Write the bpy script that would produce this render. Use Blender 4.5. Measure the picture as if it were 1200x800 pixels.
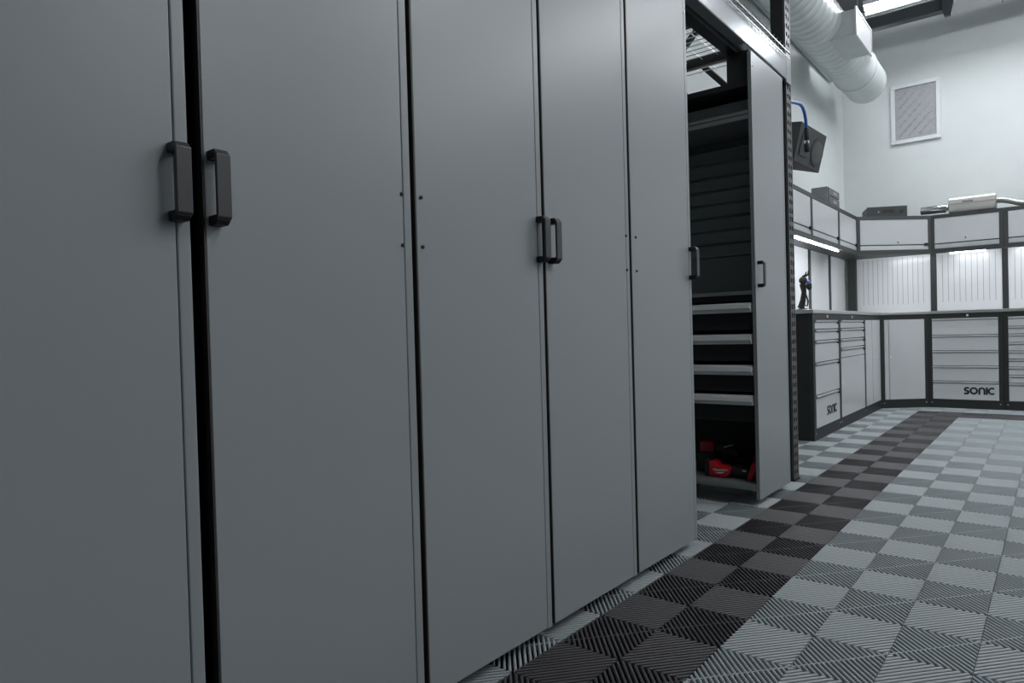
import bpy, bmesh, math, random
from mathutils import Vector, Matrix
random.seed(4)
for o in list(bpy.data.objects): bpy.data.objects.remove(o)
scene = bpy.context.scene
COL = scene.collection

# ------------------------------------------------------------------ camera
CAM_F, CAM_YAW, CAM_PITCH, CAM_ROLL = 764.2, 0.598, -0.0144, -0.025
CAM_LOC = Vector((0.7878, -1.4347, 0.8788))
fw = Vector((-math.sin(CAM_YAW)*math.cos(CAM_PITCH), math.cos(CAM_YAW)*math.cos(CAM_PITCH), math.sin(CAM_PITCH)))
rt = Vector((math.cos(CAM_YAW), math.sin(CAM_YAW), 0)); up = rt.cross(fw)
rt2 = rt*math.cos(CAM_ROLL)+up*math.sin(CAM_ROLL); up2 = up*math.cos(CAM_ROLL)-rt*math.sin(CAM_ROLL)
cd = bpy.data.cameras.new('camera'); cam = bpy.data.objects.new('camera', cd); COL.objects.link(cam)
cam.matrix_world = Matrix(((rt2.x, up2.x, -fw.x, CAM_LOC.x), (rt2.y, up2.y, -fw.y, CAM_LOC.y), (rt2.z, up2.z, -fw.z, CAM_LOC.z), (0, 0, 0, 1)))
cd.sensor_fit = 'HORIZONTAL'; cd.sensor_width = 36; cd.lens = CAM_F/1200*36; cd.shift_x = -0.1
cd.clip_start = 0.01; cd.clip_end = 60
scene.camera = cam

# ------------------------------------------------------------------ world, exposure, light levels
w = bpy.data.worlds.new('world'); scene.world = w; w.use_nodes = True
w.node_tree.nodes['Background'].inputs[0].default_value = (0.8, 0.9, 1.0, 1)
w.node_tree.nodes['Background'].inputs[1].default_value = 0.05
vs = scene.view_settings
vs.view_transform = 'Standard'; vs.look = 'None'; vs.gamma = 1; vs.use_curve_mapping = False
vs.exposure = 0.0
CEILING_LED = 59.0
STRIP_LED = 95.0
# (x0, x1, y, z) of each ceiling batten
BATTENS = [(-0.84, 1.7, 5.72, 4.147), (1.3, 3.8, 4.4, 4.14), (1.3, 3.8, 2.4, 4.14), (4.4, 6.9, 4.6, 4.14), (4.4, 6.9, 1.6, 4.14), (1.3, 3.8, 0.2, 4.14)]

# ------------------------------------------------------------------ materials
def mat(name, col, rough=0.5, metal=0.0, var=0.04, vscale=6.0, bump=0.0, bscale=200.0, emit=0.0, coat=0.0, stretch=None, spec=0.5):
    m = bpy.data.materials.new(name); m.use_nodes = True
    nt = m.node_tree; b = nt.nodes['Principled BSDF']
    b.inputs['Roughness'].default_value = rough; b.inputs['Metallic'].default_value = metal
    b.inputs['Specular IOR Level'].default_value = spec
    if coat: b.inputs['Coat Weight'].default_value = coat; b.inputs['Coat Roughness'].default_value = 0.15
    tc = nt.nodes.new('ShaderNodeTexCoord'); mp = nt.nodes.new('ShaderNodeMapping')
    nt.links.new(tc.outputs['Object'], mp.inputs['Vector'])
    if stretch: mp.inputs['Scale'].default_value = stretch
    n = nt.nodes.new('ShaderNodeTexNoise'); n.inputs['Scale'].default_value = vscale; n.inputs['Detail'].default_value = 4
    nt.links.new(mp.outputs['Vector'], n.inputs['Vector'])
    r = nt.nodes.new('ShaderNodeMix'); r.data_type = 'RGBA'
    c0 = [max(0, c*(1-var)) for c in col]; c1 = [min(1, c*(1+var)) for c in col]
    r.inputs['A'].default_value = (*c0, 1); r.inputs['B'].default_value = (*c1, 1)
    nt.links.new(n.outputs['Fac'], r.inputs['Factor']); nt.links.new(r.outputs['Result'], b.inputs['Base Color'])
    if bump:
        n2 = nt.nodes.new('ShaderNodeTexNoise'); n2.inputs['Scale'].default_value = bscale
        nt.links.new(mp.outputs['Vector'], n2.inputs['Vector'])
        bp = nt.nodes.new('ShaderNodeBump'); bp.inputs['Strength'].default_value = bump; bp.inputs['Distance'].default_value = 0.001
        nt.links.new(n2.outputs['Fac'], bp.inputs['Height']); nt.links.new(bp.outputs['Normal'], b.inputs['Normal'])
    if emit:
        b.inputs['Emission Color'].default_value = (0.93, 0.97, 1.0, 1); b.inputs['Emission Strength'].default_value = emit
    return m

M = dict(
    wall=mat('wall_paint', (0.74, 0.77, 0.77), 0.75, bump=0.15, bscale=120),
    wall_grey=mat('grey_wall_paint', (0.36, 0.37, 0.38), 0.7, bump=0.15, bscale=120),
    ceiling=mat('ceiling_paint', (0.16, 0.16, 0.165), 0.8),
    slab=mat('concrete', (0.06, 0.062, 0.065), 0.85, var=0.2),
    tile_light=mat('light_grey_plastic', (0.33, 0.365, 0.375), 0.42, var=0.05, vscale=3),
    tile_dark=mat('dark_grey_plastic', (0.055, 0.051, 0.055), 0.45, var=0.08, vscale=3),
    door=mat('grey_powder_coat', (0.275, 0.295, 0.305), 0.31, var=0.02, vscale=2, bump=0.08, bscale=900),
    door_edge=mat('grey_edge_profile', (0.265, 0.285, 0.295), 0.31, var=0.02),
    handle=mat('dark_grey_handle', (0.045, 0.047, 0.05), 0.38),
    black=mat('black_satin', (0.010, 0.011, 0.012), 0.5),
    seal=mat('dark_brown_seal', (0.035, 0.030, 0.028), 0.5),
    carcass=mat('black_carcass', (0.012, 0.013, 0.014), 0.6),
    rack=mat('rack_black_paint', (0.016, 0.018, 0.019), 0.45),
    rack_face_lit=mat('rack_lit_face', (0.12, 0.125, 0.125), 0.45, metal=0.3, var=0.15, vscale=30),  # post paint made lighter: light falling on the aisle face, put into colour
    beam=mat('beam_grey_gloss', (0.34, 0.36, 0.38), 0.22, metal=0.4, var=0.03),
    wire=mat('zinc_wire', (0.55, 0.57, 0.57), 0.35, metal=0.9, var=0.1),
    frame=mat('charcoal_frame', (0.022, 0.025, 0.026), 0.45),
    frame_mid=mat('charcoal_upper_frame', (0.05, 0.055, 0.056), 0.45),
    front=mat('light_grey_front', (0.60, 0.615, 0.63), 0.32, var=0.015, coat=0.3),
    grip=mat('aluminium_grip', (0.62, 0.64, 0.65), 0.35, metal=0.4, var=0.02),
    splash=mat('white_tool_panel', (0.66, 0.67, 0.69), 0.25, var=0.01, coat=0.4),
    slot=mat('dark_slot', (0.10, 0.10, 0.11), 0.7),
    steel=mat('brushed_steel', (0.62, 0.63, 0.62), 0.32, metal=0.85, var=0.12, vscale=40, stretch=(1, 1, 8)),
    alu=mat('extruded_aluminium', (0.80, 0.82, 0.83), 0.38, metal=0.1, var=0.04, vscale=20),
    galv=mat('galvanised_duct', (0.66, 0.70, 0.70), 0.42, metal=0.25, var=0.12, vscale=9),
    white=mat('white_plastic', (0.8, 0.82, 0.83), 0.45),
    mesh_grey=mat('filter_grey', (0.40, 0.41, 0.43), 0.7),
    unit_grey=mat('dark_grey_sheet', (0.20, 0.225, 0.228), 0.5),
    unit_lip=mat('grey_shelf_lip', (0.22, 0.235, 0.24), 0.45),
    red=mat('red_tool_plastic', (0.55, 0.012, 0.018), 0.4),
    red_dark=mat('dark_red_plastic', (0.30, 0.008, 0.012), 0.45),
    rubber=mat('black_rubber', (0.012, 0.013, 0.012), 0.6),
    blue=mat('blue_hose_rubber', (0.015, 0.10, 0.42), 0.4),
    chrome=mat('chrome', (0.8, 0.81, 0.81), 0.08, metal=1.0, var=0.01),
    muffler=mat('satin_steel_can', (0.82, 0.80, 0.76), 0.3, metal=0.55, var=0.05, vscale=12),
    speaker=mat('speaker_black', (0.028, 0.03, 0.032), 0.55),
    cone=mat('speaker_cone', (0.02, 0.02, 0.022), 0.35),
    amp=mat('amp_dark_grey', (0.035, 0.042, 0.045), 0.45),
    crate=mat('grey_translucent_box', (0.33, 0.35, 0.35), 0.4),
    crate_dark=mat('grey_box_side', (0.13, 0.14, 0.14), 0.5),
    led=mat('led_diffuser', (0.9, 0.9, 0.9), 0.5, emit=CEILING_LED),
    led_strip=mat('led_strip_diffuser', (0.9, 0.9, 0.9), 0.5, emit=STRIP_LED),
    steel_dark=mat('dark_steel_beam', (0.05, 0.062, 0.066), 0.5),
    text=mat('logo_black', (0.012, 0.013, 0.014), 0.5),
    text_white=mat('logo_white', (0.8, 0.8, 0.8), 0.5),
)

# ------------------------------------------------------------------ mesh helpers
class MB:
    def __init__(s): s.bm = bmesh.new()
    def box(s, x0, x1, y0, y1, z0, z1):
        v = [s.bm.verts.new((x, y, z)) for z in (z0, z1) for y in (y0, y1) for x in (x0, x1)]
        for f in ((0, 2, 3, 1), (4, 5, 7, 6), (0, 1, 5, 4), (2, 6, 7, 3), (0, 4, 6, 2), (1, 3, 7, 5)):
            s.bm.faces.new([v[i] for i in f])
        return s
    def prism(s, poly, axis, a, b):
        def pt(p, q):
            return {'x': (q, p[0], p[1]), 'y': (p[0], q, p[1]), 'z': (p[0], p[1], q)}[axis]
        A = [s.bm.verts.new(pt(p, a)) for p in poly]; B = [s.bm.verts.new(pt(p, b)) for p in poly]
        n = len(poly)
        s.bm.faces.new(A); s.bm.faces.new(B[::-1])
        for i in range(n): s.bm.faces.new((A[i], B[i], B[(i+1) % n], A[(i+1) % n]))
        return s
    def tube(s, pts, r, n=10, cap=True):
        pts = [Vector(p) for p in pts]; rs = r if isinstance(r, (list, tuple)) else [r]*len(pts)
        rings = []; u = None
        for i, p in enumerate(pts):
            t = (pts[min(i+1, len(pts)-1)]-pts[max(i-1, 0)])
            t = t.normalized() if t.length > 1e-9 else Vector((0, 0, 1))
            if u is None: u = t.orthogonal().normalized()
            u = (u-t*u.dot(t)).normalized(); v = t.cross(u)
            rings.append([s.bm.verts.new(p+(u*math.cos(2*math.pi*k/n)+v*math.sin(2*math.pi*k/n))*rs[i]) for k in range(n)])
        for a, b in zip(rings, rings[1:]):
            for k in range(n): s.bm.faces.new((a[k], a[(k+1) % n], b[(k+1) % n], b[k]))
        if cap: s.bm.faces.new(rings[0][::-1]); s.bm.faces.new(rings[-1])
        return s
    def ball(s, c, r, sx=1, sy=1, sz=1, u=12, v=8):
        m = Matrix.Translation(c) @ Matrix.Diagonal((sx, sy, sz, 1))
        bmesh.ops.create_uvsphere(s.bm, u_segments=u, v_segments=v, radius=r, matrix=m); return s
    def mesh(s, name, bevel=0.0, smooth=False, seg=1):
        bmesh.ops.recalc_face_normals(s.bm, faces=s.bm.faces)
        if bevel:
            es = [e for e in s.bm.edges if len(e.link_faces) == 2 and e.calc_face_angle() > 0.5]
            bmesh.ops.bevel(s.bm, geom=es, offset=bevel, segments=seg, affect='EDGES', profile=0.5)
        me = bpy.data.meshes.new(name); s.bm.to_mesh(me); s.bm.free()
        if smooth:
            for p in me.polygons: p.use_smooth = True
            me.set_sharp_from_angle(angle=0.7)
        return me
    def build(s, name, m, parent=None, bevel=0.0, smooth=False, seg=1):
        me = s.mesh(name, bevel, smooth, seg); me.materials.append(M[m])
        return link(name, me, parent)
def link(name, me, parent=None, loc=None):
    o = bpy.data.objects.new(name, me); COL.objects.link(o)
    if parent: o.parent = parent
    if loc is not None: o.location = loc
    return o
def tag(o, label, cat, group=None):
    o['label'] = label; o['category'] = cat
    if group: o['group'] = group
    return o
def thing(name, label, cat, loc=(0, 0, 0), rz=0.0, group=None):
    o = bpy.data.objects.new(name, None); COL.objects.link(o); o.empty_display_size = 0.05
    o.location = loc; o.rotation_euler = (0, 0, rz)
    return tag(o, label, cat, group)
def struct(o): o['kind'] = 'structure'; return o
def bx(name, m, parent, x0, x1, y0, y1, z0, z1, bevel=0.0, seg=1):
    return MB().box(x0, x1, y0, y1, z0, z1).build(name, m, parent, bevel, False, seg)

# ------------------------------------------------------------------ room shell
XW, YW, ZC = -1.35, 6.75, 4.6
XR, YB = 7.5, -5.5
floor = struct(bx('floor', 'slab', None, XW, XR, YB, YW, -0.10, -0.0200))
struct(bx('wall_left', 'wall', None, XW-0.1, XW, YB, YW+0.1, -0.1, ZC))
struct(bx('wall_back', 'wall', None, XW, XR, YW, YW+0.1, -0.1, ZC))
struct(bx('wall_right', 'wall_grey', None, XR, XR+0.1, YB, YW+0.1, -0.1, ZC))
struct(bx('wall_front', 'wall_grey', None, XW-0.1, XR+0.1, YB-0.1, YB, -0.1, ZC))
struct(bx('ceiling', 'ceiling', None, XW-0.1, XR+0.1, YB-0.1, YW+0.1, ZC, ZC+0.1))

# ribbed floor tiles: 0.4 m tiles of four quadrants, diagonal ribs turning in each quadrant
def clip(poly, a, b, c):                     # keep a*x+b*y<=c
    out = []
    for i in range(len(poly)):
        p, q = poly[i], poly[(i+1) % len(poly)]
        dp, dq = a*p[0]+b*p[1]-c, a*q[0]+b*q[1]-c
        if dp <= 0: out.append(p)
        if dp*dq < 0:
            t = dp/(dp-dq); out.append((p[0]+(q[0]-p[0])*t, p[1]+(q[1]-p[1])*t))
    return out
def tile_mesh(name, m):
    mb = MB(); S = 0.2; ins = 0.0012; pitch = S*math.sqrt(2)/20; h = 0.7071067811865476
    for qi in range(2):
        for qj in range(2):
            x0, y0 = qi*S, qj*S
            sq = [(x0+ins, y0+ins), (x0+S-ins, y0+ins), (x0+S-ins, y0+S-ins), (x0+ins, y0+S-ins)]
            odd = (qi+qj+1) % 2 == 1
            # rib direction (1,1) on odd, (1,-1) on even; na is the axis across the ribs
            na = (h, -h) if odd else (h, h)
            cen = na[0]*(x0+S/2)+na[1]*(y0+S/2)
            for k in range(-10, 10):
                c0 = cen+(k+0.22)*pitch; c1 = cen+(k+0.78)*pitch; ch = pitch*0.17
                p = clip(clip(sq, na[0], na[1], c1), -na[0], -na[1], -c0)
                q = clip(clip(sq, na[0], na[1], c1-ch), -na[0], -na[1], -(c0+ch))
                if len(p) == len(q) == 4:
                    rings = [[mb.bm.verts.new((*v, z)) for v in pl] for pl, z in ((p, -0.0195), (p, -0.0022), (q, 0.0))]
                    for ra, rb in zip(rings, rings[1:]):
                        for n_ in range(4): mb.bm.faces.new((ra[n_], ra[(n_+1) % 4], rb[(n_+1) % 4], rb[n_]))
                    mb.bm.faces.new(rings[2])
                elif len(p) >= 3: mb.prism(p, 'z', -0.0195, -0.0003)
            # one cross rib along the other diagonal, set a little lower than the tops
            nb = (h, h) if odd else (h, -h)
            cb = nb[0]*(x0+S/2)+nb[1]*(y0+S/2)
            p = clip(clip(sq, nb[0], nb[1], cb+0.0022), -nb[0], -nb[1], -(cb-0.0022))
            mb.prism(p, 'z', -0.0195, -0.006 if odd else -0.0012)
    me = mb.mesh(name); me.materials.append(M[m]); return me
TL = tile_mesh('floor_tile_light', 'tile_light'); TD = tile_mesh('floor_tile_dark', 'tile_dark')
for ix in range(-3, 8):
    for iy in range(-6, 15):
        x, y = ix*0.4, 0.2+iy*0.4
        if y > 5.85 and x > 2.0: continue
        dark = (ix == -1 and y < 5.7) or (ix >= -1 and abs(y-5.4) < 0.01)
        link('floor_tile', TD if dark else TL, floor, (x, y, 0))

# ------------------------------------------------------------------ tall pull-out cabinets
FX = -0.435                                   # front plane of the doors
def handle(parent, y, mirror=False, z0=1.082, z1=1.212):
    # y = edge of the handle nearest the camera; width along +y
    wdt, so = 0.024, 0.036
    h = MB().prism([(FX+so-0.007, z0+0.006), (FX+so, z0+0.012), (FX+so, z1-0.010), (FX+so-0.010, z1), (FX+so-0.016, z1),
                    (FX+so-0.016, z1-0.006), (FX+so-0.007, z1-0.014)], 'y', y, y+wdt).build('handle', 'handle', parent, 0.0012)
    for za, zb in ((z0, z0+0.017), (z1-0.016, z1)):
        MB().prism([(FX-0.001, za), (FX+so-0.012, za), (FX+so-0.004, za+0.007), (FX+so-0.004, zb) if za == z0 else (FX+so-0.012, zb), (FX-0.001, zb)],
                   'y', y+0.001, y+wdt-0.001).build('handle_foot', 'black', h, 0.001)
def bolt(parent, y, z, m='black', r=0.0045):
    MB().tube([(FX-0.002, y, z), (FX+0.0025, y, z), (FX+0.004, y, z)], [r, r, r*0.6], 10).build('bolt', m, parent)
Z0, Z1 = 0.034, 2.235
def cabinet(label, y0, y1, handle_y=None, bolts=(), groove='right', body=True):
    t = thing('pull_out_cabinet', label, 'cabinet', (0, 0, 0), 0, 'tall grey pull-out cabinets in the rack')
    yg = y1-0.022
    MB().box(FX-0.020, FX, y0, yg-0.0012, Z0, Z1).build('door_panel', 'door', t, 0.0015, seg=2)
    MB().box(FX-0.020, FX-0.0004, yg+0.0006, y1, Z0-0.004, Z1).build('edge_profile', 'door_edge', t, 0.003, seg=3)
    if body:
        bx('edge_seal', 'seal', t, FX-0.020, FX-0.001, y0-0.003, y0-0.0002, Z0, Z1)
        bx('carcass', 'carcass', t, -1.22, FX-0.021, y0+0.012, y1-0.012, 0.07, 2.20)
        for xx in (-0.56, -1.16):
            for yy in (y0+0.05, y1-0.05):
                MB().tube([(xx, yy, 0.0), (xx, yy, 0.012), (xx, yy, 0.013), (xx, yy, 0.07)], [0.025, 0.025, 0.012, 0.012], 10).build('foot', 'black', t)
    if handle_y is not None: handle(t, handle_y)
    for by, bz, m in bolts: bolt(t, by, bz, m)
    return t
cabinet('tall grey cabinet cut off by the left edge of the photo', -1.362, -0.916, -0.950)
cabinet('tall grey cabinet right of the wide black gap, black handle on its left edge', -0.892, -0.453, -0.888,
        ((-0.479, 1.202, 'black'), (-0.480, 1.087, 'black')))
cabinet('tall grey cabinet with bolts near its left edge and handle on its right edge', -0.439, 0.007, -0.022,
        ((-0.425, 1.203, 'black'), (-0.424, 1.088, 'black')))
cabinet('tall grey cabinet with handle on its left edge and black bolts near its right edge', 0.019, 0.468, 0.028,
        ((0.446, 1.208, 'black'), (0.448, 1.091, 'black')))
cabinet('tall grey cabinet just left of the open storage gap, handle overhanging its right edge', 0.481, 0.927, 0.905,
        ((0.508, 1.209, 'black'), (0.510, 1.091, 'black'), (0.910, 2.150, 'wire')))

# the last unit: its open side with drawers and slatwall faces the camera
FY0, FY1 = 1.602, 2.045
u = cabinet('tall grey cabinet showing its open side with drawers and slatted panel beside the rack post', FY0, FY1, 1.628,
            ((1.625, 2.165, 'wire'), (2.022, 2.155, 'wire')), body=False)
XB, XF = -1.26, FX-0.0205                     # rear, front of its carcass
bx('back_panel', 'unit_grey', u, XB, XF, 2.0, 2.02, 0.075, 2.074)
bx('rear_panel', 'carcass', u, XB-0.015, XB-0.0005, 1.62, 2.02, 0.02, 2.074)
bx('top_panel', 'carcass', u, XB, XF, 1.615, 1.999, 2.075, 2.105, 0.002)
bx('shelf', 'unit_lip', u, XB, XF, 1.612, 1.999, 1.935, 1.948, 0.002)
MB().box(XB, XF, 1.602, 1.6115, 1.908, 1.930).build('shelf_lip', 'unit_lip', u, 0.002)
MB().box(XB, XF, 1.606, 1.6115, 1.935, 1.952).build('shelf_lip', 'unit_lip', u, 0.002)
bx('shelf', 'unit_lip', u, XB, XF, 1.612, 1.999, 1.052, 1.064, 0.002)
MB().box(XB, XF, 1.604, 1.6115, 1.048, 1.066).build('shelf_lip', 'unit_lip', u, 0.002)
bx('drawer_case', 'carcass', u, XB, XF, 1.625, 1.999, 1.018, 1.050)
# slatted tool panel
for k in range(9):
    z = 1.285+k*0.0745
    if z > 1.85: break
    MB().prism([(1.93, z), (1.942, z+0.004), (1.942, z+0.064), (1.93, z+0.0715), (1.96, z+0.0715), (1.96, z)], 'x', XB+0.01, XF-0.004).build('slat', 'unit_grey', u)
bx('plain_panel', 'unit_grey', u, XB+0.01, XF-0.004, 1.940, 1.96, 1.066, 1.282)
# four drawers with aluminium pulls
for z in (1.010, 0.853, 0.698, 0.548):
    d = bx('drawer', 'carcass', u, XB+0.02, XF-0.012, 1.625, 1.98, z-0.135, z-0.004, 0.002)
    MB().prism([(1.6245, z), (1.596, z-0.010), (1.590, z-0.030), (1.594, z-0.034), (1.598, z-0.032), (1.600, z-0.046), (1.604, z-0.050), (1.6245, z-0.050)],
               'x', XB+0.03, XF-0.008).build('drawer_pull', 'alu', d, 0.001)
bx('lower_back_shade', 'carcass', u, XB, XF, 1.985, 1.9995, 0.109, 0.412)  # black sheet added; the lower compartment's shade is put into its colour
bx('shelf_front', 'unit_grey', u, XB, XF, 1.690, 1.700, 1.9485, 2.035)
bx('tray', 'unit_lip', u, XB, XF, 1.612, 1.9845, 0.098, 0.108, 0.002)
MB().prism([(1.612, 0.110), (1.600, 0.106), (1.597, 0.092), (1.597, 0.078), (1.612, 0.078)], 'x', XB, XF).build('tray_lip', 'unit_lip', u, 0.0015)
for xx in (-0.96, -1.20):
    for yy in (1.69, 1.95):
        MB().tube([(xx, yy, 0.0), (xx, yy, 0.012), (xx, yy, 0.013), (xx, yy, 0.098)], [0.025, 0.025, 0.012, 0.012], 10).build('foot', 'black', u)
bx('hanger_plate', 'rack', u, -0.575, XF, 1.63, 1.66, 2.106, 2.255)

# ------------------------------------------------------------------ pallet rack around the cabinets
rk = thing('pallet_rack', 'black pallet rack frame with grey beam and wire deck above the tall cabinets', 'rack')
def post(x0, x1, y0, y1, zt=3.28):
    p = MB().box(x0, x1-0.012, y0, y0+0.004, 0.0, zt).box(x0, x1-0.012, y1-0.004, y1, 0.0, zt).box(x0, x0+0.004, y0+0.004, y1-0.004, 0.0, zt).build('upright', 'rack', rk)
    # perforated face towards the aisle: rails with rungs between the holes
    f = MB(); xa, xb = x1-0.012, x1
    wd = (y1-y0)
    for a, b in ((0, 0.16), (0.42, 0.58), (0.84, 1.0)): f.box(xa, xb, y0+wd*a, y0+wd*b, 0.012, zt)
    n = int((zt-0.05)/0.05)
    for k in range(n):
        z = 0.012+k*0.05
        f.box(xa+0.001, xb-0.001, y0+wd*0.161, y0+wd*0.419, z, z+0.024)
        f.box(xa+0.001, xb-0.001, y0+wd*0.581, y0+wd*0.839, z, z+0.024)
    f.build('perforated_face', 'rack_face_lit', p)
    bx('base_plate', 'rack', p, x0-0.008, x1+0.004, y0-0.008, y1+0.008, 0.0, 0.008)
post(-0.555, -0.470, 2.205, 2.285)
post(-1.33, -1.245, 2.205, 2.285)
post(-0.555, -0.470, -2.0, -1.92)
post(-1.33, -1.245, -2.0, -1.92)
for y in (2.235, -1.965):
    for z in (0.35, 2.53, 3.2): bx('brace', 'rack', rk, -1.244, -0.556, y, y+0.03, z-0.025, z+0.035)
    for za, zb, xa, xb in ((0.36, 1.4, -1.22, -0.58), (1.4, 2.50, -0.58, -1.22), (2.58, 3.15, -1.22, -0.58), (2.10, 2.50, -0.62, -1.0)):
        MB().tube([(xa, y+0.015, za), (xb, y+0.015, zb)], 0.022, 4).build('brace', 'rack', rk)
for x0, x1, m in ((-0.520, -0.460, 'beam'), (-1.30, -1.25, 'rack')):
    b = MB().box(x0, x1, -1.918, 2.204, 2.278, 2.415).build('beam', m, rk, 0.006, seg=3)
bx('door_rail', 'rack', rk, -0.580, -0.5205, -1.918, 2.204, 2.256, 2.40)
bx('bracket', 'beam', rk, -0.4695, -0.4590, 2.18, 2.262, 2.262, 2.432, 0.002)
# wire deck: grid plus turned-down front ends
dk = MB(); zd = 2.432
y = -1.9
while y < 2.2:
    dk.tube([(-1.30, y, zd), (-0.470, y, zd), (-0.4535, y, zd-0.006), (-0.4535, y, zd-0.045)], 0.0028, 4); y += 0.05
for k in range(9): dk.tube([(-1.29+k*0.1, -1.9, zd+0.0056), (-1.29+k*0.1, 2.19, zd+0.0056)], 0.0028, 4)
for z in (zd-0.004, zd-0.038): dk.tube([(-0.448, -1.9, z), (-0.448, 2.2, z)], 0.0028, 4)
y = -1.875
while y < 2.2:
    dk.tube([(-0.470, y, zd+0.004), (-0.452, y+0.008, zd+0.022)], 0.003, 4); y += 0.05
dko = dk.build('wire_deck', 'wire', rk); dko['kind'] = 'stuff'
for yy in (-1.3, -0.6, 0.1, 0.8, 1.5, 1.98): bx('deck_support', 'rack', rk, -1.249, -0.5805, yy, yy+0.03, 2.395, 2.428)

# ------------------------------------------------------------------ workshop base cabinets
def stroke(mb, pts, wd, y0, y1):
    # flat ribbon along points (x,z) drawn as connected quads, extruded between y0 and y1
    L = []; R = []
    for i, p in enumerate(pts):
        a = Vector(pts[max(i-1, 0)]); b = Vector(pts[min(i+1, len(pts)-1)]); t = (b-a).normalized(); n = Vector((-t.y, t.x))*wd/2
        L.append(Vector(p)+n); R.append(Vector(p)-n)
    mb.prism([tuple(v) for v in L]+[tuple(v) for v in R[::-1]], 'y', y0, y1)
def arc(cx, cz, r, a0, a1, n=14): return [(cx+r*math.cos(math.radians(a0+(a1-a0)*k/n)), cz+r*math.sin(math.radians(a0+(a1-a0)*k/n))) for k in range(n+1)]
def logo(parent, x, z, h, y):
    # lettering reads: sonic
    t = h*0.24; r = (h-t)/2; zc = z+h/2; g = h*0.10
    def emit(ps):
        mb = MB()
        for p in ps: stroke(mb, p, t, y-0.0015, y)
        mb.build('logo_letter', 'text', parent)
    cx = x+r*0.75
    emit([[(cx+r*0.8, z+h-t/2), (cx, z+h-t/2)]+arc(cx, zc+r*0.45, r*0.55, 90, 215)[1:]+[(cx+r*0.02, zc+r*0.04)],
          [(cx-r*0.8, z+t/2), (cx, z+t/2)]+arc(cx+r*0.05, zc-r*0.45, r*0.55, -90, 35)[1:]+[(cx+r*0.02, zc-r*0.10)]])
    cx = x+r*0.75*2+g+r+t*0.4
    emit([arc(cx, zc, r, 0, 180), arc(cx, zc, r, 180, 360)])
    cx += 2*r+g+t*0.4
    emit([[(cx-r*0.8, z)]+[(cx-r*0.8, zc)]+arc(cx, zc+r*0.2, r*0.8, 180, 0)+[(cx+r*0.8, z)]])
    cx += r+g+t*0.4
    emit([[(cx, z), (cx, z+h)]])
    cx += r+g+t*0.5
    emit([arc(cx, zc, r, 48, 312, 20)])
def lock(parent, x, z, y=-0.001):
    MB().tube([(x, y, z), (x, y-0.006, z)], [0.012, 0.011], 10).build('lock', 'white', parent)
ZK, ZR, ZB = 0.088, 0.938, 0.985
def base_unit(label, loc, rz, W, pl, pr, D=0.55, drawers=(), doors=(), caps=True, locks=(), body=True, screws=True):
    t = thing('base_cabinet', label, 'cabinet', loc, rz, 'white and black base cabinets under the worktop')
    if body: bx('carcass', 'carcass', t, 0.004, W-0.004, 0.032, D, 0.0, ZB)
    bx('kick_plate', 'frame', t, 0.001, W-0.001, 0.0, 0.031, 0.0, ZK)
    bx('frame_post', 'frame', t, 0.001, pl, 0.0, 0.031, ZK+0.0005, ZB)
    bx('frame_post', 'frame', t, W-pr, W-0.001, 0.0, 0.031, ZK+0.0005, ZB)
    bx('top_rail', 'frame', t, pl+0.0005, W-pr-0.0005, 0.0, 0.031, ZR, ZB)
    a, b = pl+0.004, W-pr-0.004
    for z0, z1, lg in drawers:
        d = bx('drawer', 'front', t, a, b, -0.002, 0.030, z0+0.003, z1-0.026, 0.002)
        MB().prism([(0.030, z1-0.024), (0.0, z1-0.024), (-0.012, z1-0.018), (-0.014, z1-0.008), (-0.006, z1-0.004), (0.030, z1-0.004)], 'x', a, b-(0.05 if caps else 0)).build('drawer_grip', 'grip', d)
        if caps: bx('grip_latch', 'black', d, b-0.048, b, -0.016, 0.028, z1-0.034, z1-0.003, 0.002)
        if lg: logo(d, b-lg[0], z0+lg[1], lg[2], -0.002)
    for x0, x1, z0, z1 in doors: bx('door', 'front', t, a+x0, a+x1 if x1 else b, -0.002, 0.030, z0+0.003, z1-0.003, 0.002)
    for x, z in locks: lock(t, x, z)
    if screws:
        for xx in (pl*0.8, W-pr*0.8): MB().tube([(xx, 0.0, 0.055), (xx, -0.003, 0.055)], 0.007, 8).build('screw', 'wire', t)
    return t
H = math.pi/2
XL = -0.77
base_unit('base cabinet with five drawers and lettering beside the rack post', (XL, 3.552, 0), H, 0.740, 0.052, 0.030,
          drawers=((0.862, ZR, None), (0.772, 0.862, None), (0.600, 0.772, None), (0.347, 0.600, None), (ZK, 0.347, (0.37, 0.075, 0.075))), locks=((0.385, 0.962),))
base_unit('base cabinet with four slim drawers above one large door', (XL, 4.293, 0), H, 0.885, 0.034, 0.030,
          drawers=((0.862, ZR, None), (0.770, 0.862, None), (0.690, 0.770, None), (0.605, 0.690, None)), doors=((0, None, ZK, 0.605),), locks=((0.415, 0.962), (0.115, 0.373)))
base_unit('narrow base cabinet with two tall plain doors left of the corner', (XL, 5.179, 0), H, 0.668, 0.022, 0.020,
          doors=((0, 0.262, ZK, ZR), (0.276, None, ZK, ZR)), locks=((0.435, 0.54),))
cor_a = math.atan2(0.30, 0.41); cor_w = math.hypot(0.41, 0.30)
cu = base_unit('corner base cabinet with one angled door', (XL, 5.850, 0), cor_a, cor_w, 0.038, 0.030, doors=((0, 0.045, ZK, ZR), (0.049, None, ZK, ZR)), locks=((0.105, 0.54),), body=False)
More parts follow.
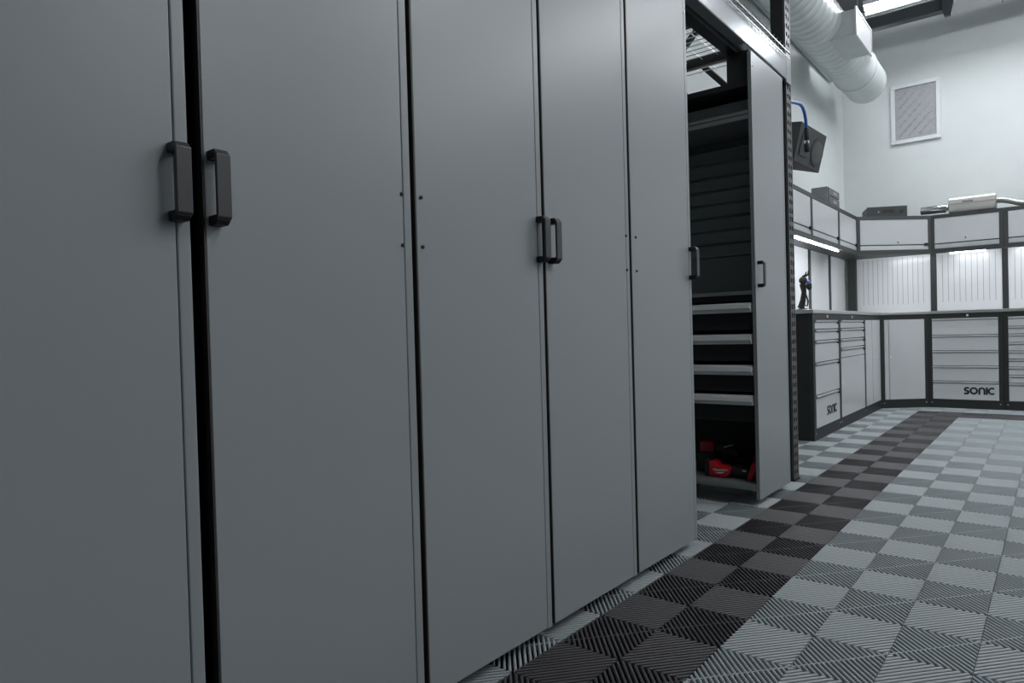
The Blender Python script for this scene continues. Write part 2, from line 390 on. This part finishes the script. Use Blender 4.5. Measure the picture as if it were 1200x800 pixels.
cc = MB().prism([(-0.800, 5.856), (-0.785, 5.885), (-0.382, 6.178), (-0.367, 6.20), (-0.367, 6.70), (-1.32, 6.70), (-1.32, 5.856)], 'z', 0.0, ZB).build('carcass', 'carcass', cu)
cc.matrix_parent_inverse = (Matrix.Translation((XL, 5.850, 0)) @ Matrix.Rotation(cor_a, 4, 'Z')).inverted()
dz = [ZK, 0.282, 0.441, 0.599, 0.762, ZR]
base_unit('back wall base cabinet with five wide drawers and lettering on the lowest', (-0.359, 6.15, 0), 0, 0.690, 0.038, 0.040,
          drawers=[(dz[i], dz[i+1], (0.311, 0.059, 0.076) if i == 0 else None) for i in range(5)], caps=False, locks=((0.375, 0.962),))
dz = [ZK, 0.271, 0.351, 0.432, 0.512, 0.593, 0.678, 0.762, 0.839, ZR]
base_unit('back wall base cabinet with many thin drawers at the right edge of the photo', (0.332, 6.15, 0), 0, 0.690, 0.038, 0.040,
          drawers=[(dz[i], dz[i+1], None) for i in range(9)], caps=False, locks=((0.345, 0.962),))
wt = MB().prism([(-0.757, 3.535), (-0.757, 5.842), (-0.353, 6.136), (1.03, 6.136), (1.03, 6.71), (-1.31, 6.71), (-1.31, 3.535)], 'z', ZB+0.0005, 1.016).build('worktop', 'steel', None, 0.003, seg=2)
tag(wt, 'continuous brushed steel worktop running round the corner over the base cabinets', 'worktop')

# ------------------------------------------------------------------ tool panels behind the worktop
def tool_panel(label, loc, rz, W, post_w, z1=1.70, cols=None):
    t = thing('tool_panel', label, 'panel', loc, rz, 'white panels between worktop and wall cabinets')
    bx('panel', 'splash', t, 0.0, W, 0.0, 0.016, 1.0175, z1, 0.001)
    if post_w: bx('frame_post', 'frame', t, W+0.0005, W+post_w, -0.006, 0.016, 1.0175, z1)
    if cols:
        a, b, n = cols; mb = MB()
        for k in range(n):
            x = a+(b-a)*k/(n-1)
            for q in range(26):
                z = 1.125+q*0.0205
                mb.box(x-0.0026, x+0.0026, -0.0006, 0.0003, z, z+0.0135)
        p = mb.build('slots', 'slot', t); p['kind'] = 'stuff'
    return t
tool_panel('plain white panel behind the black bench tool', (-1.331, 3.54, 0), H, 1.71, 0.075)
tool_panel('plain white panel between the two thin dark strips above the worktop', (-1.331, 5.328, 0), H, 0.640, 0.075)
tool_panel('plain white panel next to the corner post', (-1.331, 6.046, 0), H, 0.600, 0.0)
cp = bx('corner_post', 'frame', None, -1.305, -1.212, 6.66, 6.734, 1.0175, 1.70)
tag(cp, 'dark vertical post in the corner between the white panels', 'post')
tool_panel('white slotted tool panel next to the corner post', (-1.210, 6.718, 0), 0, 0.806, 0.062, cols=(0.075, 0.73, 13))
tool_panel('white slotted tool panel above the five wide drawers', (-0.341, 6.718, 0), 0, 0.638, 0.055, cols=(0.06, 0.575, 10))
tool_panel('white slotted tool panel at the right edge of the photo', (0.353, 6.718, 0), 0, 0.645, 0.055, cols=(0.06, 0.575, 10))

# ------------------------------------------------------------------ wall cabinets
def wall_cabinet(label, loc, rz, W, pl, pr, D=0.325, body=True, clip_=True, locks=()):
    t = thing('wall_cabinet', label, 'cabinet', loc, rz, 'white and charcoal wall cabinets')
    za, zb = 1.645, 2.060
    if body: bx('carcass', 'frame', t, 0.003, W-0.003, 0.026, D, za+0.030, zb)
    bx('top_rail', 'frame_mid', t, 0.001, W-0.001, 0.0, 0.0255, zb-0.036, zb)
    bx('bottom_rail', 'frame_mid', t, 0.001, W-0.001, 0.0, 0.0255, za, za+0.048)
    bx('frame_post', 'frame_mid', t, 0.001, pl, 0.0, 0.0255, za+0.0485, zb-0.0365)
    bx('frame_post', 'frame_mid', t, W-pr, W-0.001, 0.0, 0.0255, za+0.0485, zb-0.0365)
    d = bx('door', 'front', t, pl+0.002, W-pr-0.002, 0.004, 0.0255, za+0.108, zb-0.038, 0.0015)
    bx('door_strip', 'grip', d, pl+0.002, W-pr-0.002, 0.004, 0.0255, za+0.050, za+0.096, 0.0015)
    bx('grip_channel', 'frame', d, pl+0.002, W-pr-0.002, 0.008, 0.0255, za+0.0965, za+0.1075)
    if clip_: bx('latch', 'black', d, W-pr-0.045, W-pr-0.001, -0.014, 0.0075, za+0.088, za+0.118, 0.002)
    for x, z in locks: MB().tube([(x, 0.004, z), (x, -0.002, z)], 0.008, 8).build('lock', 'black', d)
    return t
wall_cabinet('white wall cabinet half hidden behind the rack post', (-1.0, 3.472, 0), H, 0.868, 0.024, 0.024)
wall_cabinet('white wall cabinet below the small grey box', (-1.0, 4.341, 0), H, 0.868, 0.024, 0.024)
wall_cabinet('short white wall cabinet left of the corner', (-1.0, 5.210, 0), H, 0.700, 0.024, 0.020)
ca = math.atan2(0.49, 0.655); cw = math.hypot(0.655, 0.49)
cuu = wall_cabinet('angled corner wall cabinet below the black amplifier', (-1.0, 5.911, 0), ca, cw, 0.032, 0.030, body=False, locks=((0.45, 1.775),))
cb = MB().prism([(-1.03, 5.914), (-1.014, 5.934), (-0.362, 6.421), (-0.349, 6.445), (-0.349, 6.712), (-1.325, 6.712), (-1.325, 5.914)], 'z', 1.675, 2.06).build('carcass', 'frame', cuu)
cb.matrix_parent_inverse = (Matrix.Translation((-1.0, 5.911, 0)) @ Matrix.Rotation(ca, 4, 'Z')).inverted()
wall_cabinet('white wall cabinet below the exhaust silencer', (-0.344, 6.402, 0), 0, 0.678, 0.030, 0.038, D=0.31, clip_=False, locks=((0.33, 1.79),))
wall_cabinet('white wall cabinet cut off by the right edge of the photo', (0.335, 6.402, 0), 0, 0.690, 0.038, 0.038, D=0.31, clip_=False)

# ------------------------------------------------------------------ lamps
def led_strip(label, loc, rz, L, wd=0.013, z=1.6605):
    t = thing('led_strip_light', label, 'light', (loc[0], loc[1], z), rz, 'strip lights under the wall cabinets')
    bx('housing', 'white', t, 0, L, 0, wd, 0.006, 1.6745-z)
    bx('diffuser', 'led_strip', t, 0.004, L-0.004, 0.001, wd-0.001, -0.001, 0.0055)
led_strip('bright strip light under the wall cabinets on the left wall', (-1.030, 3.9), H, 1.38, z=1.634)
led_strip('strip light behind the lower rail of the angled corner wall cabinet', (-0.955, 6.000), ca, 0.66, z=1.6605)
led_strip('bright strip light under the cabinet below the silencer', (-0.17, 6.432), 0, 0.34, z=1.636)
led_strip('strip light under the wall cabinet at the right edge', (0.40, 6.432), 0, 0.54, z=1.6605)
names = ['linear ceiling light above the duct at the top of the photo', 'linear ceiling light over the middle of the aisle', 'linear ceiling light over the near aisle',
         'linear ceiling light over the far right of the room', 'linear ceiling light over the right of the room', 'linear ceiling light above the near right of the camera']
for (x0, x1, y, zl), nm in zip(BATTENS, names):
    t = thing('ceiling_light', nm, 'light', ((x0+x1)/2, y, zl), 0, 'linear ceiling lights')
    hx = (x1-x0)/2
    bx('housing', 'white', t, -hx, hx, -0.055, 0.055, 0.035, 0.085, 0.004)
    MB().prism([(-0.05, 0.0345), (-0.045, 0.008), (-0.02, -0.002), (0.02, -0.002), (0.045, 0.008), (0.05, 0.0345)], 'x', -hx+0.01, hx-0.01).build('diffuser', 'led', t)
    for s in (-1, 1): MB().tube([(s*hx*0.8, 0, 0.085), (s*hx*0.8, 0, ZC-zl)], 0.004, 6).build('hanger', 'wire', t)
    if y > 5.5: bx('added_skirt', 'white', t, -hx, hx, 0.0555, 0.062, -0.022, 0.085)  # skirt added to soften this batten's light on the back wall

# ------------------------------------------------------------------ overhead steel, duct, grille
sb = thing('steel_beam', 'dark steel beam below the ceiling light with a hanging strut at its end', 'beam', (0, 0, 0))
MB().prism([(5.50, 3.852), (5.60, 3.852), (5.60, 3.975), (5.50, 3.975)], 'x', -1.349, -0.075).build('channel', 'steel_dark', sb, 0.01)
MB().prism([(-0.09, 4.60), (-0.08, 3.83), (-0.065, 3.772), (-0.005, 3.772), (0.02, 3.88), (0.03, 4.60)], 'y', 5.455, 5.4995).build('strut', 'steel_dark', sb, 0.004)
cbm = MB().tube([(0.52, 6.3, 4.599), (0.46, 6.3, 4.30), (0.36, 6.3, 4.115)], 0.006, 6).build('hanging_rod', 'steel_dark')
tag(cbm, 'thin grey rod hanging from the ceiling near the right edge', 'rod')

du = thing('ventilation_duct', 'large round grey spiral duct along the top of the left wall', 'duct')
DC = (-0.95, 3.57); DR = 0.222
pts = []; rs = []
y = 6.2
prof = [(6.205, 0.10), (6.205, DR-0.012), (6.195, DR)]
pts = [(DC[0], p[0], DC[1]) for p in prof]; rs = [p[1] for p in prof]
y = 6.19
while y > 0.4:
    if y < 5.75:
        pts += [(DC[0], y, DC[1]), (DC[0], y-0.006, DC[1]), (DC[0], y-0.012, DC[1])]; rs += [DR, DR+0.003, DR]; y -= 0.10
    else:
        pts += [(DC[0], y, DC[1])]; rs += [DR]; y -= 0.44
MB().tube(pts, rs, 40).build('pipe', 'galv', du, smooth=True)
MB().tube([(DC[0], 5.74, DC[1]), (DC[0], 5.735, DC[1]), (DC[0], 5.70, DC[1]), (DC[0], 5.695, DC[1])], [DR+0.001, DR+0.009, DR+0.009, DR+0.001], 40).build('collar', 'galv', du, smooth=True)
bxo = MB().prism([(-0.93, 3.375), (-0.62, 3.385), (-0.62, 3.60), (-0.93, 3.61)], 'y', 4.42, 4.95).build('outlet_box', 'galv', du, 0.004)
MB().box(-0.6195, -0.605, 4.40, 4.97, 3.37, 3.388).box(-0.6195, -0.605, 4.40, 4.97, 3.597, 3.615).box(-0.6195, -0.605, 4.40, 4.42, 3.388, 3.597).box(-0.6195, -0.605, 4.95, 4.97, 3.388, 3.597).build('register_frame', 'white', bxo)
bx('register_plate', 'white', bxo, -0.6195, -0.610, 4.421, 4.949, 3.389, 3.596)
for yy in (5.9, 3.0, 1.0):
    MB().box(DC[0]-0.006, DC[0]+0.006, yy, yy+0.02, DC[1]+DR+0.001, ZC).build('hanger', 'wire', du)
cond = MB().tube([(-1.318, 6.2, 3.70), (-1.318, 1.0, 3.70)], 0.030, 14).build('wall_conduit', 'galv', None, smooth=True)
tag(cond, 'slim grey pipe along the left wall below the duct', 'pipe')

gr = thing('wall_grille', 'white framed ventilation grille with diamond mesh on the back wall', 'grille', (-0.795, 6.75, 2.972))
GW, GH = 0.523, 0.68; fwid = 0.045
bx('filter', 'mesh_grey', gr, 0.01, GW-0.01, -0.014, -0.002, 0.01, GH-0.01)
for x0, x1, z0, z1 in ((0, GW, 0, fwid), (0, GW, GH-fwid, GH), (0, fwid, fwid, GH-fwid), (GW-fwid, GW, fwid, GH-fwid)):
    bx('frame_bar', 'white', gr, x0, x1, -0.03, -0.001, z0, z1, 0.003)
mb = MB(); s = 0.105
iw, ih = GW-2*fwid, GH-2*fwid
for sg in (1, -1):
    for k in range(-10, 12):
        P = []
        for t in [i*0.005 for i in range(-40, 200)]:
            x = t; z = sg*t+k*s
            if 0 <= x <= iw and 0 <= z <= ih: P.append((fwid+x, -0.016, fwid+z))
        if len(P) > 2: mb.tube([P[0], P[-1]], 0.0025, 4)
for i in range(12):
    for j in range(12):
        x, z = i*s/2, j*s/2
        if (i+j) % 2 == 0 and 0.01 < x < iw-0.01 and 0.01 < z < ih-0.01: mb.ball((fwid+x, -0.017, fwid+z), 0.009, 1, 0.5, 1, 8, 6)
mm = mb.build('diamond_mesh', 'wire', gr); mm['kind'] = 'stuff'

# ------------------------------------------------------------------ speaker, hose, boxes on the cabinets
sp = thing('wall_speaker', 'black loudspeaker tilted down on the left wall behind the rack post', 'speaker', (-1.12, 4.34, 2.485))
tilt = Matrix.Rotation(math.radians(14), 4, 'Y') @ Matrix.Rotation(math.radians(-6), 4, 'Z')
def tparts(o): o.matrix_local = tilt; return o
tparts(MB().prism([(0.13, -0.27), (0.13, 0.27), (-0.10, 0.20), (-0.10, -0.20)], 'z', -0.165, 0.165).build('box', 'speaker', sp, 0.006, seg=2))
tparts(MB().tube([(0.1305, 0.135, -0.01), (0.136, 0.135, -0.01), (0.137, 0.135, -0.01)], [0.125, 0.122, 0.10], 28).build('woofer_ring', 'black', sp, smooth=True))
tparts(MB().tube([(0.1372, 0.135, -0.01), (0.1385, 0.135, -0.01), (0.139, 0.135, -0.01)], [0.096, 0.065, 0.02], 28).build('woofer_cone', 'cone', sp, smooth=True))
tparts(MB().box(0.1305, 0.137, -0.21, -0.06, -0.10, 0.09).build('horn', 'black', sp, 0.004))
bx('bracket', 'black', sp, -0.228, -0.09, -0.04, 0.04, -0.03, 0.03)
sc = MB().tube([(-1.343, 4.60, 2.36), (-1.343, 4.9, 2.26), (-1.335, 5.30, 2.12), (-1.335, 5.40, 2.0605)], 0.004, 6).build('speaker_cable', 'mesh_grey')
tag(sc, 'thin cable running down the wall from the loudspeaker', 'cable')

ho = thing('air_hose', 'blue air hose with black coupling hanging beside the rack post', 'hose')
hp = [(-0.53, 2.305, 2.20), (-0.545, 2.45, 2.245), (-0.55, 2.60, 2.280), (-0.55, 2.689, 2.295), (-0.55, 2.738, 2.288), (-0.55, 2.775, 2.262), (-0.55, 2.798, 2.222), (-0.55, 2.808, 2.172)]
MB().tube(hp, 0.0105, 10).build('hose', 'blue', ho, smooth=True)
MB().tube([(-0.55, 2.808, 2.1715), (-0.55, 2.809, 2.16), (-0.55, 2.810, 2.10), (-0.55, 2.810, 2.092)], [0.014, 0.018, 0.018, 0.012], 12).build('ferrule', 'rubber', ho, smooth=True)
MB().tube([(-0.55, 2.810, 2.0915), (-0.55, 2.810, 2.074)], 0.016, 12).build('nut', 'chrome', ho, smooth=True)
MB().tube([(-0.55, 2.810, 2.0735), (-0.55, 2.810, 2.06), (-0.55, 2.810, 2.03), (-0.55, 2.810, 2.015)], [0.014, 0.020, 0.020, 0.013], 12).build('coupling', 'rubber', ho, smooth=True)

cr = thing('parts_box', 'small grey two-drawer box on top of the left wall cabinets', 'box', (-1.025, 4.93, 2.0605))
bx('case', 'crate', cr, -0.16, -0.004, 0.0, 0.385, 0.0, 0.168, 0.003)
for z0, z1 in ((0.008, 0.078), (0.090, 0.160)):
    d = bx('drawer', 'crate_dark', cr, -0.0035, 0.006, 0.012, 0.373, z0, z1, 0.002)
    bx('drawer_label', 'crate', d, 0.0062, 0.008, 0.15, 0.27, z0+0.022, z0+0.045)
bx('trim_line', 'mesh_grey', cr, -0.158, -0.004, -0.002, -0.0003, 0.080, 0.088)

am = thing('amplifier', 'flat black amplifier on top of the corner wall cabinet', 'amplifier', (-0.895, 6.18, 2.0605), math.radians(24))
bx('case', 'amp', am, -0.06, 0.355, 0.0, 0.28, 0.008, 0.125, 0.004)
fp = bx('front_panel', 'amp', am, -0.062, 0.357, -0.008, -0.0003, 0.006, 0.127, 0.002)
bx('display', 'black', am, 0.10, 0.22, -0.0095, -0.0083, 0.055, 0.095)
MB().tube([(0.30, -0.0083, 0.07), (0.30, -0.022, 0.07)], [0.02, 0.018], 14).build('volume_knob', 'black', am)
MB().tube([(0.06, -0.0083, 0.07), (0.06, -0.013, 0.07)], [0.007, 0.006], 10).build('power_button', 'wire', am)
for xx in (-0.02, 0.31):
    for yy in (0.04, 0.24): MB().tube([(xx, yy, 0.0), (xx, yy, 0.008)], 0.015, 10).build('foot', 'rubber', am)

mu = thing('exhaust_silencer', 'bright steel exhaust silencer with chrome tip on top of the back wall cabinets', 'exhaust', (0, 6.5, 2.0605))
def ov(a, b, n=28, e=0.55):
    out = []
    for k in range(n):
        c, s_ = math.cos(2*math.pi*k/n), math.sin(2*math.pi*k/n)
        out.append((a*math.copysign(abs(c)**e, c), b+b*math.copysign(abs(s_)**e, s_)))
    return out
mx = MB().prism(ov(0.085, 0.088), 'x', -0.168, 0.268).build('can', 'muffler', mu, 0.004, True)
MB().prism(ov(0.088, 0.0895), 'x', -0.172, -0.1685).build('end_seam', 'steel', mu)
MB().prism(ov(0.088, 0.0895), 'x', 0.2685, 0.272).build('end_seam', 'steel', mu)
bx('weld_seam', 'steel', mu, -0.165, 0.265, -0.0885, -0.0855, 0.095, 0.099)
bx('maker_plate', 'crate_dark', mu, -0.04, 0.06, -0.0885, -0.0858, 0.108, 0.118)
MB().tube([(-0.1685, 0, 0.075), (-0.20, 0, 0.075), (-0.206, 0, 0.075), (-0.452, 0, 0.075), (-0.458, 0, 0.075)], [0.03, 0.03, 0.045, 0.045, 0.042], 24).build('tail_pipe', 'chrome', mu, smooth=True)
MB().tube([(-0.4582, 0, 0.075), (-0.4586, 0, 0.075)], 0.037, 24).build('tail_opening', 'black', mu)
MB().tube([(0.27, 0, 0.10), (0.31, 0, 0.098), (0.38, 0, 0.08), (0.46, 0, 0.05), (0.52, 0, 0.036), (0.80, 0, 0.032)], 0.030, 16).build('inlet_pipe', 'steel', mu, smooth=True)

# ------------------------------------------------------------------ black bench tool on the worktop, half behind the rack post
bt = thing('bench_tool', 'small black bench tool with a blue knob on the worktop by the rack post', 'tool', (-1.05, 4.2, 1.0162))
MB().tube([(0, 0, 0), (0, 0, 0.012), (0, 0, 0.016), (0.0, 0, 0.03)], [0.075, 0.075, 0.06, 0.03], 18).build('base', 'rubber', bt, smooth=True)
MB().tube([(-0.02, 0, 0.03), (0.0, 0, 0.10), (0.01, 0, 0.17), (0.0, 0, 0.24)], [0.03, 0.024, 0.022, 0.028], 12).build('column', 'rubber', bt, smooth=True)
MB().tube([(0.012, 0, 0.055), (0.038, 0, 0.05), (0.044, 0, 0.09), (0.025, 0, 0.15)], 0.007, 8).build('side_lever', 'rubber', bt, smooth=True)
MB().ball((0.005, 0, 0.27), 0.038, 1, 1, 0.9).build('head', 'rubber', bt, smooth=True)
MB().tube([(0.045, 0, 0.19), (0.055, 0, 0.20), (0.055, 0, 0.235), (0.05, 0, 0.24)], [0.012, 0.025, 0.025, 0.018], 12).build('grip', 'rubber', bt, smooth=True)
MB().ball((0.053, 0, 0.247), 0.021).build('knob', 'blue', bt, smooth=True)
MB().tube([(0.0, 0, 0.30), (0.03, 0, 0.315), (0.05, 0, 0.32), (0.055, 0, 0.355)], [0.012, 0.013, 0.010, 0.005], 8).build('hook', 'rubber', bt, smooth=True)
MB().tube([(0.025, 0, 0.318), (0.035, 0, 0.345)], [0.008, 0.004], 8).build('spike', 'rubber', bt, smooth=True)

# ------------------------------------------------------------------ cordless tools on the bottom tray
TZ = 0.1085
def text_mesh(s, size, name, parent, mloc, m='text_white'):
    c = bpy.data.curves.new(name, 'FONT'); c.body = s; c.size = size; c.extrude = 0.0004; c.shear = 0.25; c.align_x = 'CENTER'; c.align_y = 'CENTER'
    o = bpy.data.objects.new(name, c); COL.objects.link(o)
    me = bpy.data.meshes.new_from_object(o); bpy.data.objects.remove(o); me.materials.clear(); me.materials.append(M[m])
    o = link(name, me, parent); o.matrix_local = mloc; return o
t1 = thing('cordless_tool', 'red and black cordless tool with white lettering lying on the bottom tray', 'tool', (-0.64, 1.70, TZ))
MB().prism([(-0.098, 0.0), (-0.098, 0.082), (-0.075, 0.086), (-0.05, 0.062), (0.03, 0.056), (0.012, 0.016), (-0.01, 0.002)], 'y', -0.045, 0.04).build('red_housing', 'red', t1, 0.006, True, 2)
MB().prism([(-0.125, 0.004), (-0.125, 0.088), (-0.099, 0.09), (-0.099, 0.004)], 'y', -0.043, 0.043).build('battery', 'rubber', t1, 0.006)
MB().tube([(0.005, 0, 0.036), (0.03, 0, 0.036), (0.09, 0, 0.034), (0.13, 0, 0.032)], [0.026, 0.032, 0.033, 0.03], 14).build('body', 'rubber', t1, smooth=True)
MB().prism([(0.112, 0.004), (0.138, 0.0), (0.172, 0.088), (0.142, 0.092)], 'y', -0.046, 0.03).build('red_switch', 'red', t1, 0.004, True, 2)
bx('badge', 'wire', t1, 0.085, 0.105, -0.0345, -0.0325, 0.042, 0.050)
text_mesh('Milwaukee', 0.020, 'lettering', t1, Matrix.Translation((-0.035, -0.0456, 0.042)) @ Matrix.Rotation(math.pi/2, 4, 'X') @ Matrix.Rotation(0.08, 4, 'Z'))
MB().prism([(-0.065, 0.026), (-0.01, 0.033), (-0.012, 0.029), (-0.035, 0.022)], 'y', -0.0462, -0.0452).build('lettering_swoosh', 'text_white', t1)
t2 = thing('cordless_drill', 'black cordless drill with red battery standing at the rear of the tray', 'tool', (-0.80, 1.80, TZ))
MB().prism([(-0.06, 0.0), (-0.06, 0.105), (0.055, 0.105), (0.055, 0.0)], 'y', -0.045, 0.045).build('battery', 'rubber', t2, 0.008, True, 2)
MB().prism([(-0.045, 0.106), (-0.045, 0.165), (0.04, 0.165), (0.04, 0.106)], 'y', -0.04, 0.04).build('red_housing', 'red_dark', t2, 0.008, True, 2)
MB().tube([(0.041, 0, 0.13), (0.09, 0, 0.125), (0.13, 0, 0.115), (0.17, 0, 0.10)], [0.03, 0.032, 0.028, 0.02], 12).build('body', 'rubber', t2, smooth=True)
MB().tube([(0.10, -0.034, 0.14), (0.15, -0.032, 0.155)], 0.004, 6).build('badge', 'mesh_grey', t2)
t3 = thing('cordless_grinder', 'dark tool with dull red band and chrome chuck behind the red-ended tool', 'tool', (-0.60, 1.86, TZ+0.008))
MB().tube([(-0.07, 0, 0.05), (-0.04, 0, 0.05), (0.03, 0, 0.052), (0.035, 0, 0.052)], [0.03, 0.04, 0.04, 0.035], 14).build('body', 'rubber', t3, smooth=True)
MB().tube([(0.0352, 0, 0.052), (0.04, 0, 0.052), (0.065, 0, 0.055)], [0.035, 0.042, 0.04], 14).build('red_band', 'red_dark', t3, smooth=True)
MB().tube([(0.0655, 0, 0.055), (0.07, 0, 0.057), (0.115, 0, 0.07)], [0.03, 0.035, 0.02], 14).build('nose', 'rubber', t3, smooth=True)
MB().tube([(0.085, -0.01, 0.10), (0.088, -0.01, 0.115)], 0.008, 10).build('chuck', 'chrome', t3, smooth=True)
